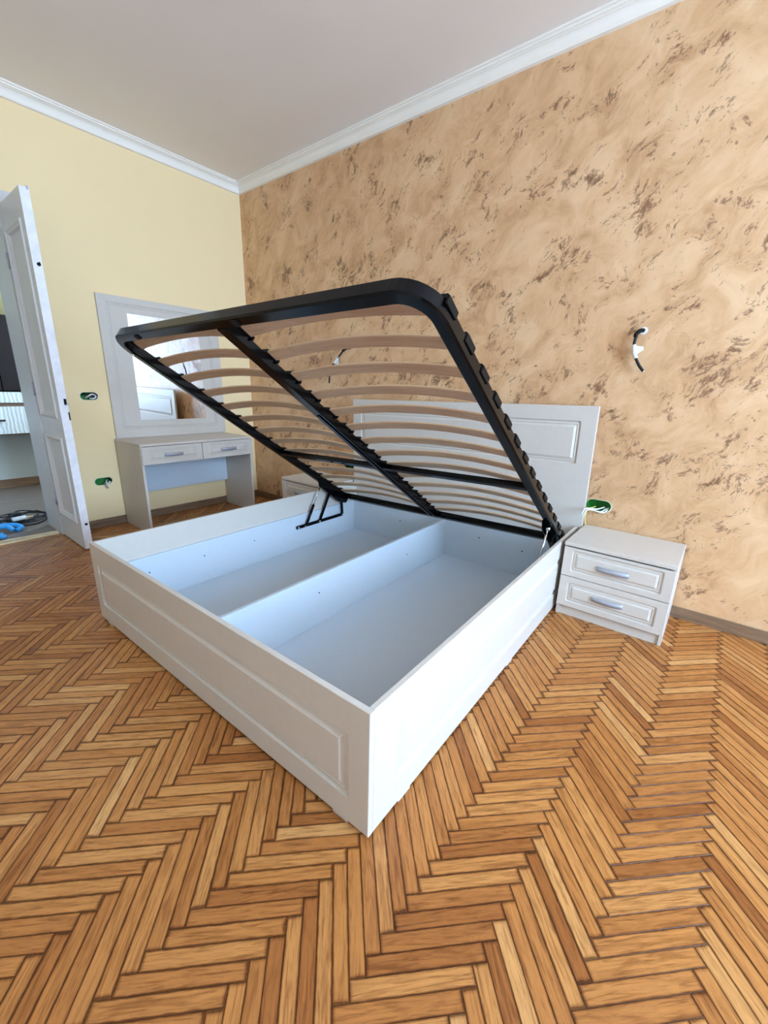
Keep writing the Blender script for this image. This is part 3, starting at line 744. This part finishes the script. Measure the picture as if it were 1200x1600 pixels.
jbox('junction_box', (0, SOCK_1[0], SOCK_1[1]), PI/2, 'upper green junction box with coiled wires on the yellow wall', 0.032, 0.03, [
    ('cable_black', 0.006, [(-0.04, 0.02, 0.01), (-0.02, -0.012, 0.02), (0.01, -0.012, -0.01), (0.035, -0.01, 0.01), (0.045, 0.02, -0.01)]),
    ('wire_white', 0.006, [(-0.02, 0.02, -0.015), (-0.01, -0.014, 0.0), (0.02, -0.015, 0.015), (0.045, -0.01, 0.0), (0.03, -0.01, -0.018), (0.0, -0.01, -0.016)]),
    ('cable_black', 0.006, [(0.0, 0.02, 0.02), (0.03, -0.012, 0.024), (0.055, -0.006, 0.008), (0.05, 0.02, -0.012)])])
jbox('junction_box', (0, SOCK_2[0], SOCK_2[1]), PI/2, 'lower green junction box with wires hanging out of the yellow wall', 0.034, 0.03, [
    ('cable_black', 0.006, [(0.02, 0.02, 0.02), (0.045, -0.01, 0.025), (0.06, -0.008, 0.0), (0.045, 0.02, -0.02)]),
    ('wire_white', 0.007, [(0.03, 0.02, 0.0), (0.015, -0.02, -0.01), (0.03, -0.02, -0.02), (0.045, -0.012, -0.005)]),
    ('steel', 0.008, [(0.01, 0.02, -0.02), (0.008, -0.02, -0.03), (0.015, -0.025, -0.05), (0.02, -0.02, -0.058)])])
def wall_cable(loc, label, flip=1):
    t = tag(empty('wall_cable', loc), label, 'cable', 'lamp cables left in the plaster wall')
    bm = bmesh.new(); addtube(bm, [(0.012*flip, -0.001, 0.008), (0.012*flip, 0.0, 0.008)], 0.02, 12); obj('plaster_edge', bm, 'rag', t)
    tube('conduit', curve_pts([(0.015*flip, 0.02, 0.01), (0.0, -0.015, 0.008), (-0.016*flip, -0.03, -0.01), (-0.018*flip, -0.032, -0.025)], 6), 0.011, 'plastic', t, 10)
    tube('cable', curve_pts([(-0.014*flip, -0.028, -0.01), (-0.018*flip, -0.034, -0.06), (-0.008*flip, -0.036, -0.11), (0.020*flip, -0.036, -0.165), (0.048*flip, -0.034, -0.20)], 6), 0.0075, 'cable_black', t, 10)
    tube('tape_wrap', curve_pts([(-0.018*flip, -0.034, -0.065), (-0.010*flip, -0.036, -0.105), (0.004*flip, -0.036, -0.135)], 6), 0.011, 'wire_white', t, 10)
    bm = bmesh.new(); a = [bm.verts.new(q) for q in ((-0.010*flip, -0.034, -0.07), (0.028*flip, -0.03, -0.075), (0.032*flip, -0.03, -0.092), (0.0, -0.034, -0.118))]
    b = [bm.verts.new(v.co+Vector((0, 0.002, 0))) for v in a]; bm.faces.new(a); bm.faces.new(b)
    for i in range(4): bm.faces.new((a[i], a[(i+1) % 4], b[(i+1) % 4], b[i]))
    obj('tape_flag', bm, 'wire_white', t)
    tube('bare_end', [(0.048*flip, -0.034, -0.20), (0.053*flip, -0.034, -0.206)], 0.006, 'chrome', t, 8)
wall_cable((3.655, 0, 1.565), 'black cable with white tape hanging from the plaster wall right of the headboard')
t = tag(empty('wall_cable', (1.47, 0, 1.556)), 'black cable stub with white tape seen through the lifted slats', 'cable', 'lamp cables left in the plaster wall')
tube('conduit', curve_pts([(0.02, 0.02, 0.0), (0.0, -0.012, 0.002), (-0.02, -0.03, -0.008), (-0.035, -0.05, -0.03)], 6), 0.011, 'plastic', t, 10)
tube('cable', curve_pts([(-0.03, -0.045, -0.025), (-0.10, -0.06, -0.10), (-0.165, -0.07, -0.18), (-0.175, -0.07, -0.25), (-0.18, -0.07, -0.29)], 6), 0.0075, 'cable_black', t, 10)
tube('tape_wrap', curve_pts([(-0.085, -0.058, -0.085), (-0.12, -0.064, -0.125)], 6), 0.011, 'wire_white', t, 10)
box('tape_flag', -0.10, -0.07, -0.062, -0.06, -0.14, -0.07, 'wire_white', t)
